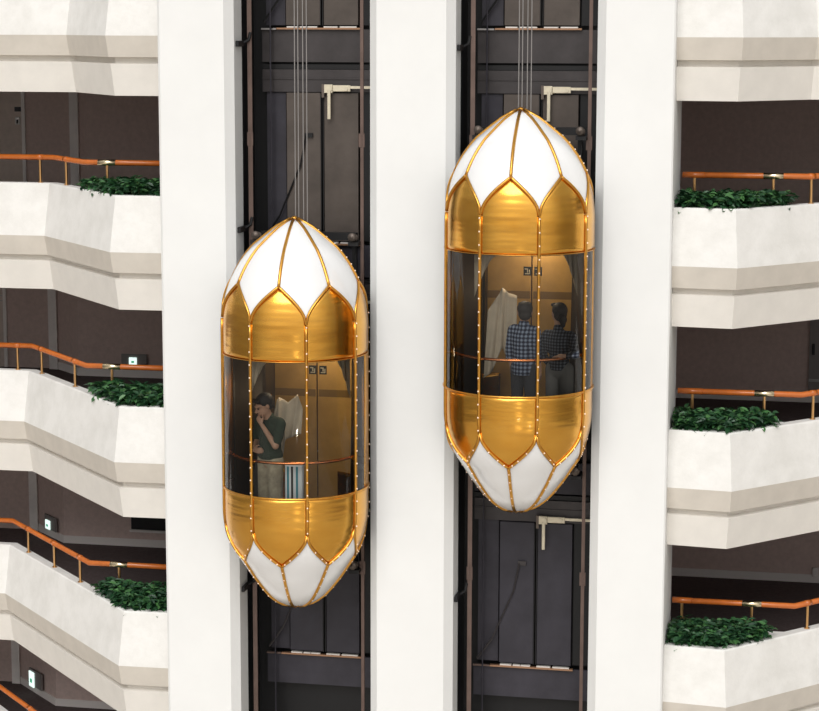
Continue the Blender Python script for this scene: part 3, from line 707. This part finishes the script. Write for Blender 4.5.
# ------------------------------------------------------------------ people
def fused(name, prims, m, parent, voxel=.012, smooth=6, hem=None):
    bm = bmesh.new()
    for pr in prims:
        if pr[0] == 'c':                                  # capsule chain: list of (point, radius)
            ch = pr[1]
            for (p, rp_), (q, rq) in zip(ch[:-1], ch[1:]):
                p, q = Vector(p), Vector(q); n = 6
                tube(bm, [p.lerp(q, i/n) for i in range(n+1)], [rp_+(rq-rp_)*i/n for i in range(n+1)], 12)
            for p, r_ in ch: ball(bm, Vector(p), r_, 12, 8)
        else:                                             # ellipsoid: centre, radii, euler-matrix
            ball(bm, Vector(pr[1]), 1, 16, 12, pr[2], pr[3] if len(pr) > 3 else None)
    me = bpy.data.meshes.new(name); bm.to_mesh(me); bm.free()
    o = bpy.data.objects.new(name, me); COL.objects.link(o)
    md = o.modifiers.new('fuse', 'REMESH'); md.mode = 'VOXEL'; md.voxel_size = voxel
    sm = o.modifiers.new('soft', 'SMOOTH'); sm.factor = .5; sm.iterations = smooth
    dg = bpy.context.evaluated_depsgraph_get(); ev = o.evaluated_get(dg)
    me2 = bpy.data.meshes.new_from_object(ev)
    if hem is not None:                                   # clothes end in a clean level hem
        b2 = bmesh.new(); b2.from_mesh(me2)
        bmesh.ops.bisect_plane(b2, geom=b2.verts[:]+b2.edges[:]+b2.faces[:], plane_co=(0,0,hem), plane_no=(0,0,-1), clear_outer=True)
        bmesh.ops.holes_fill(b2, edges=[e_ for e_ in b2.edges if e_.is_boundary]); b2.to_mesh(me2); b2.free()
    o.modifiers.clear(); o.data = me2; bpy.data.meshes.remove(me); me2.name = name
    for p in me2.polygons: p.use_smooth = True
    me2.materials.clear(); me2.materials.append(m)
    o.parent = parent
    return o
def hand(wrist, dirv, palmn, curl, s=1.0, thumb=1):
    """palm with five fingers of different length; curl in radians per joint"""
    d = Vector(dirv).normalized(); n = Vector(palmn); n = (n - d*n.dot(d)).normalized(); b = d.cross(n)
    w = Vector(wrist); out = [('c', [(w, .026*s), (w+d*.045*s, .028*s)])]
    for i, (off, Lf) in enumerate(((-.030,.068),(-.010,.078),(.010,.073),(.029,.058))):
        k0 = w + d*.035*s + b*off*.7*s; k1 = w + d*.085*s + b*off*s
        pts = [(k0, .013*s), (k1, .0105*s)]; ang = curl*.6; p = k1
        for j, fr in enumerate((.45,.32,.23)):
            dd = d*math.cos(ang) + n*math.sin(ang); p = p + dd*Lf*fr*s; pts.append((p, (.0095-.0009*j)*s)); ang += curl
        out.append(('c', pts))
    tb = w + d*.020*s - b*.018*thumb*s
    t1 = tb + (d*.55 - b*.75*thumb + n*.25).normalized()*.038*s; t2 = t1 + (d*.85 - b*.35*thumb + n*.35).normalized()*.030*s
    t3 = t2 + (d*.95 + n*.3).normalized()*.024*s
    out.append(('c', [(tb, .014*s), (t1, .012*s), (t2, .0105*s), (t3, .009*s)]))
    return out
def rotm(x=0, y=0, z=0): return (Matrix.Rotation(z,4,'Z') @ Matrix.Rotation(y,4,'Y') @ Matrix.Rotation(x,4,'X'))
def head_prims(c, Rm):
    """face along -Y of the head frame"""
    P = lambda v: Vector(c) + (Rm @ Vector(v))
    R3 = Rm
    out = [('e', P((0,.012,.035)), (.074,.092,.085), R3), ('e', P((0,-.018,-.035)), (.060,.068,.078), R3), ('e', P((0,-.045,-.085)), (.032,.032,.026), R3),
           ('c', [(P((0,-.088,.012)), .009), (P((0,-.108,-.026)), .015)]), ('e', P((-.016,-.098,-.030)), (.010,.010,.008), R3), ('e', P((.016,-.098,-.030)), (.010,.010,.008), R3),
           ('c', [(P((-.048,-.078,.026)), .009), (P((-.012,-.090,.024)), .009)]), ('c', [(P((.048,-.078,.026)), .009), (P((.012,-.090,.024)), .009)]),
           ('c', [(P((-.020,-.084,-.060)), .008), (P((.020,-.084,-.060)), .008)])]
    for s in (-1, 1):
        out += [('e', P((s*.076,.012,.0)), (.010,.020,.032), R3)]
    return out, P
def face_parts(root, P):
    bm = bmesh.new()
    for s in (-1, 1): ball(bm, P((s*.030,-.083,.006)), .010, 8, 6)
    link('eyes', bm, M['eye'], root, True)
    bm = bmesh.new(); tube(bm, [P((-.022,-.093,-.060)), P((0,-.096,-.061)), P((.022,-.093,-.060))], [.003,.005,.003], 6); link('lips', bm, M['lip'], root, True)
def person(cab, x, y, yaw, label):
    base = cab[1]; c, s_ = math.cos(-TH), math.sin(-TH)
    loc = Vector((base.x + c*x - s_*y, base.y + s_*x + c*y, base.z + ZV(HF)))
    r = empty('person', loc, -TH + yaw); tag(r, label, 'person'); return r
def legs(hy, foot, r0=.085, r1=.058, r2=.045):
    out = []
    for s in (-1, 1):
        out.append(('c', [((s*.085, hy, .90), r0), ((s*.095, hy-.01, .50), r1), ((s*foot, hy+.015, .10), r2)]))
    return out
def shoes(root, foot, hy=0):
    for s in (-1, 1):
        fused('shoe', [('c', [((s*foot, hy+.03, .045), .040), ((s*foot, hy-.12, .035), .036), ((s*foot*1.05, hy-.17, .032), .030)])], M['black'], root, .01, 3)

# -- man in blue plaid shirt, back to us, right car
def man_plaid():
    r = person(CAB['R'], 0.11, -.28, PI-.3, 'man seen from behind in a blue checked shirt standing in the higher elevator')
    Rm = rotm(-.05, 0, .45) @ Matrix.Scale(1.15, 4); hc = (0, -.015, 1.605)
    hp, P = head_prims(hc, Rm)
    sh = 1.40
    arms = []
    for s in (-1, 1):
        arms.append(('c', [((s*.160, .0, sh-.03), .052), ((s*.190, .02, 1.12), .042), ((s*.195, -.06, .86), .028)]))
    torso = [('c', [((0,.0,.90), .115), ((0,.0,1.10), .115), ((0,.005,1.28), .125)]), ('e', (0,.0,1.27), (.165,.105,.17)), ('e', (0,0,.93), (.16,.11,.13)), ('c', [((-.13,0,1.38), .053), ((.13,0,1.38), .055)]), ('c', [((0,.01,1.38), .062), ((0,0,1.55), .054)])]
    hd = []
    for s in (-1, 1): hd += hand((s*.195, -.06, .86), (0,-.15,-1), (-s,0,0), .35, 1, s)
    fused('body', hp + torso + arms + hd + legs(0, .10), M['skin'], r, .0085, 3)
    fused('shirt', [('e', (0,.0,1.25), (.182,.130,.20)), ('c', [((0,0,.84), .150), ((0,0,1.05), .140), ((0,0,1.28), .140)]), ('e', (0,0,.90), (.172,.140,.14)), ('c', [((-.140,0,1.385), .066), ((.140,0,1.385), .068)]), ('c', [((0,.012,1.40), .078), ((0,.008,1.46), .072)])]
          + [('c', [((s*.160,0,1.37), .070), ((s*.192,.02,1.12), .060), ((s*.197,.0,1.02), .056)]) for s in (-1,1)], M['shirt1'], r, .011, 6, .82)
    fused('trousers', [('e', (0,0,.90), (.165,.118,.11))] + legs(0, .10, .098, .075, .064), M['jean'], r, .012, 5)
    PH = P
    fused('hair', [('e', PH((0,.026,.050)), (.088,.098,.086), Rm), ('e', PH((0,.060,-.010)), (.074,.058,.070), Rm), ('c', [(PH((-.05,-.062,.085)), .028), (PH((.05,-.062,.085)), .028)])], M['hair'], r, .009, 4)
    face_parts(r, P); shoes(r, .10)
man_plaid()

# -- woman in dark plaid shirt, back to us, leaning with one hand on the rail
def woman_plaid():
    r = person(CAB['R'], .57, -.31, PI-.25, 'woman with tied black hair and dark checked shirt, hand on the higher elevator rail')
    Rm = rotm(-.18, 0, .75) @ Matrix.Scale(1.15, 4); hc = (.045, -.06, 1.605)
    hp, P = head_prims(hc, Rm)
    torso = [('c', [((0,0,.90), .110), ((.01,-.01,1.08), .100), ((.02,-.02,1.25), .11)]), ('e', (.02,-.015,1.24), (.165,.100,.16)), ('e', (0,0,.90), (.165,.115,.13)), ('c', [((-.13,-.01,1.335), .050), ((.16,-.01,1.335), .050)]), ('c', [((.02,-.01,1.34), .056), ((.045,-.045,1.53), .050)])]
    # the arm on the left in her own frame (to our right) reaches back onto the rail
    wr = Vector((-.150, .265, 1.115))
    armR = [('c', [((-.165,0,1.31), .046), ((-.255,.12,1.12), .038), (wr, .025)])]
    armL = [('c', [((.19,0,1.31), .046), ((.235,-.03,1.06), .038), ((.19,-.18,.90), .026)])]
    hd = hand(wr, (.9,.15,-.12), (.1,.3,-1), .45, 1.1, 1) + hand((.19,-.18,.90), (-.3,-.6,-.6), (-1,0,0), .3, 1, 1)
    fused('body', hp + torso + armR + armL + hd + legs(0, .09), M['skin'], r, .0085, 3)
    fused('shirt', [('e', (.02,-.012,1.23), (.185,.125,.19)), ('c', [((0,0,.93), .138), ((.01,0,1.08), .124), ((.02,-.01,1.25), .128)]), ('c', [((-.145,-.01,1.335), .064), ((.175,-.01,1.335), .064)]), ('c', [((.022,-.008,1.36), .072), ((.03,-.015,1.42), .064)]),
          ('c', [((-.165,0,1.32), .064), ((-.255,.12,1.12), .054), ((-.195,.22,1.115), .046)]), ('c', [((.19,0,1.32), .064), ((.235,-.03,1.06), .054), ((.20,-.14,.94), .044)])], M['shirt2'], r, .011, 6, .90)
    fused('trousers', [('e', (0,0,.90), (.172,.124,.13))] + legs(0, .09, .105, .088, .080), M['grey'], r, .012, 6)
    fused('hair', [('e', P((0,.026,.048)), (.086,.098,.084), Rm), ('e', P((0,.055,-.005)), (.076,.060,.070), Rm), ('e', P((0,.135,-.03)), (.046,.048,.054), Rm), ('e', P((.0,.150,-.075)), (.030,.032,.045), Rm), ('c', [(P((-.05,-.065,.080)), .026), (P((.05,-.065,.080)), .026)])], M['hair'], r, .009, 4)
    face_parts(r, P); shoes(r, .09)
woman_plaid()

# -- man in dark green T-shirt with a hand at his mouth, left car
def man_green():
    r = person(CAB['L'], -.30, -.18, -.55, 'man in dark green T-shirt and khaki trousers, hand at his mouth, in the lower elevator')
    Rm = rotm(.38, 0, -.35) @ Matrix.Scale(1.15, 4); hc = (-.02, -.085, 1.58)
    hp, P = head_prims(hc, Rm)
    torso = [('c', [((0,0,.90), .115), ((0,0,1.10), .115), ((0,-.01,1.28), .125)]), ('e', (0,0,1.27), (.185,.105,.17)), ('e', (0,0,.93), (.16,.11,.13)), ('c', [((-.15,0,1.38), .055), ((.15,0,1.38), .055)]), ('c', [((0,-.01,1.38), .062), ((-.01,-.06,1.52), .054)])]
    mouth = P((0.0,-.115,-.085)); wr = mouth + Vector((.075,.0,-.075))
    armL = [('c', [((.185,0,1.36), .050), ((.215,-.12,1.12), .042), (wr, .026)])]
    armR = [('c', [((-.185,0,1.36), .050), ((-.235,.0,1.11), .042), ((-.12,-.17,1.03), .027)])]
    hd = hand(wr, (-.62,-.05,.78), (-.3,.9,.3), .75, 1, 1) + hand((-.12,-.17,1.03), (1,-.1,.12), (0,1,0), .5, 1, -1)
    fused('body', hp + torso + armL + armR + hd + legs(0, .11), M['skin'], r, .0085, 3)
    fused('t_shirt', [('e', (0,0,1.25), (.205,.130,.19)), ('c', [((0,0,.95), .145), ((0,0,1.08), .138), ((0,0,1.28), .138)]), ('e', (0,0,.97), (.182,.134,.12)), ('c', [((-.165,0,1.385), .068), ((.165,0,1.385), .068)]), ('c', [((0,-.008,1.40), .074), ((0,-.012,1.43), .070)]),
          ('c', [((.185,0,1.37), .068), ((.213,-.09,1.18), .060)]), ('c', [((-.185,0,1.37), .068), ((-.228,0,1.17), .060)])], M['tee'], r, .011, 6, .93)
    fused('trousers', [('e', (0,0,.92), (.172,.125,.12))] + legs(0, .11, .108, .088, .075), M['khaki'], r, .012, 5)
    fused('hair', [('e', P((0,.028,.050)), (.088,.098,.086), Rm), ('e', P((0,.060,-.005)), (.074,.056,.066), Rm), ('c', [(P((-.05,-.066,.082)), .028), (P((.05,-.066,.082)), .028)])], M['hair'], r, .009, 4)
    face_parts(r, P); shoes(r, .11); r.scale = (1.07, 1.07, 1.08)
man_green()
# bright streaks reflected in the left car's glass, built as a striped box
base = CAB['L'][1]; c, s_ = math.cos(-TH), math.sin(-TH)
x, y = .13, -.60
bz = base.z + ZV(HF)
r = empty('streak_reflection', (base.x+c*x-s_*y, base.y+s_*x+c*y, bz)); tag(r, 'white and teal upright glass reflection, built as a striped box in the lower elevator', 'bag')
bm = bmesh.new(); box(bm, -.115, .115, -.05, .05, 0, 1.02); bevel(bm, .01); link('reflection_block', bm, M['bag'], r)
for xx, m_ in ((-.075,'reflectb'),(-.02,'black'),(.045,'reflectb')):
    bm = bmesh.new(); box(bm, xx-.014, xx+.014, -.054, -.0505, .03, 1.0); link('reflected_streak', bm, M[m_], r)

# ------------------------------------------------------------------ light
w = bpy.data.worlds.new('atrium_daylight'); S.world = w; w.use_nodes = True
nd, lk = w.node_tree.nodes, w.node_tree.links
bg = nd['Background']; tc = nd.new('ShaderNodeTexCoord'); sx = nd.new('ShaderNodeSeparateXYZ'); cr = nd.new('ShaderNodeValToRGB')
mr = nd.new('ShaderNodeMapRange'); mr.inputs[1].default_value = -1; mr.inputs[2].default_value = 1
lk.new(tc.outputs['Generated'], sx.inputs[0]); lk.new(sx.outputs['Z'], mr.inputs[0]); lk.new(mr.outputs[0], cr.inputs['Fac'])
e = cr.color_ramp.elements
e[0].position = 0; e[0].color = (.36,.32,.28,1); e[1].position = 1; e[1].color = (1.25,1.25,1.25,1)
for pz_, c_ in ((.40,(.47,.43,.385,1)),(.50,(.69,.65,.605,1)),(.66,(.98,.98,.97,1))):
    q = e.new(pz_); q.color = c_
def mth(op, a, b=None, c=None):
    n = nd.new('ShaderNodeMath'); n.operation = op
    for i, x in enumerate((a, b, c)):
        if x is None: continue
        if isinstance(x, (int, float)): n.inputs[i].default_value = x
        else: lk.new(x, n.inputs[i])
    return n.outputs[0]
# the far side of the atrium is bright and banded by its storeys, the flanks are dimmer
az = mth('MULTIPLY_ADD', sx.outputs['Y'], -1.0, 0.0)
side_ = nd.new('ShaderNodeMapRange'); side_.interpolation_type = 'SMOOTHSTEP'
side_.inputs[1].default_value = .35; side_.inputs[2].default_value = .92; side_.inputs[3].default_value = .48; side_.inputs[4].default_value = 1.42
lk.new(az, side_.inputs[0])
wav = mth('SINE', mth('MULTIPLY', sx.outputs['Z'], 42.0))
env = nd.new('ShaderNodeMapRange'); env.inputs[1].default_value = .25; env.inputs[2].default_value = .60; env.inputs[3].default_value = 1; env.inputs[4].default_value = 0
lk.new(mth('ABSOLUTE', sx.outputs['Z']), env.inputs[0])
band = mth('MULTIPLY_ADD', mth('MULTIPLY', wav, env.outputs[0]), .22, 1.0)
lk.new(mth('MULTIPLY', mth('MULTIPLY', side_.outputs[0], band), .80), bg.inputs['Strength'])
lk.new(cr.outputs[0], bg.inputs['Color'])
def sun(name, rot, st, ang, col=(1,1,1)):
    l = bpy.data.lights.new(name, 'SUN'); l.energy = st; l.angle = ang; l.color = col
    o = bpy.data.objects.new(name, l); COL.objects.link(o); o.rotation_euler = rot; return o
sun('skylight_sun', (math.radians(48), 0, math.radians(-14)), 1.8, math.radians(40), (1,.985,.965))
for side in 'LR':
    base = CAB[side][1]; l = bpy.data.lights.new('car_lamp', 'POINT'); l.energy = 13; l.color = (1,.80,.55); l.shadow_soft_size = .15
    o = bpy.data.objects.new('car_lamp', l); COL.objects.link(o)
    y = .25; o.location = (base.x - s_*y, base.y + c*y, base.z + ZV(1.84) - .12)

for x, y, z in ((.45, 2, -9.9), (1.0, 2, -9.9), (6.5, 8, -10.5)):   # lobby lamps across the atrium
    l = bpy.data.lights.new('lobby_lamp', 'POINT'); l.energy = 90; l.shadow_soft_size = .13; l.color = (1, .93, .82)
    o = bpy.data.objects.new('lobby_lamp', l); COL.objects.link(o); o.location = (x, y, z+ZC)

# ------------------------------------------------------------------ camera
cam = bpy.data.cameras.new('camera'); cam.sensor_width = 36; cam.sensor_fit = 'HORIZONTAL'; cam.lens = F*36/819; cam.clip_end = 200
co = bpy.data.objects.new('camera', cam); COL.objects.link(co)
co.matrix_world = Matrix.Translation((0,0,ZC)) @ Matrix.Rotation(PI/2-PITCH, 4, 'X') @ Matrix.Rotation(ROLL, 4, 'Z')
S.camera = co
S.view_settings.view_transform = 'Standard'; S.view_settings.look = 'None'; S.view_settings.gamma = 1
S.view_settings.use_curve_mapping = False; S.view_settings.exposure = 0.07
S.cycles.max_bounces = 8
S.cycles.caustics_reflective = False
S.cycles.caustics_refractive = False
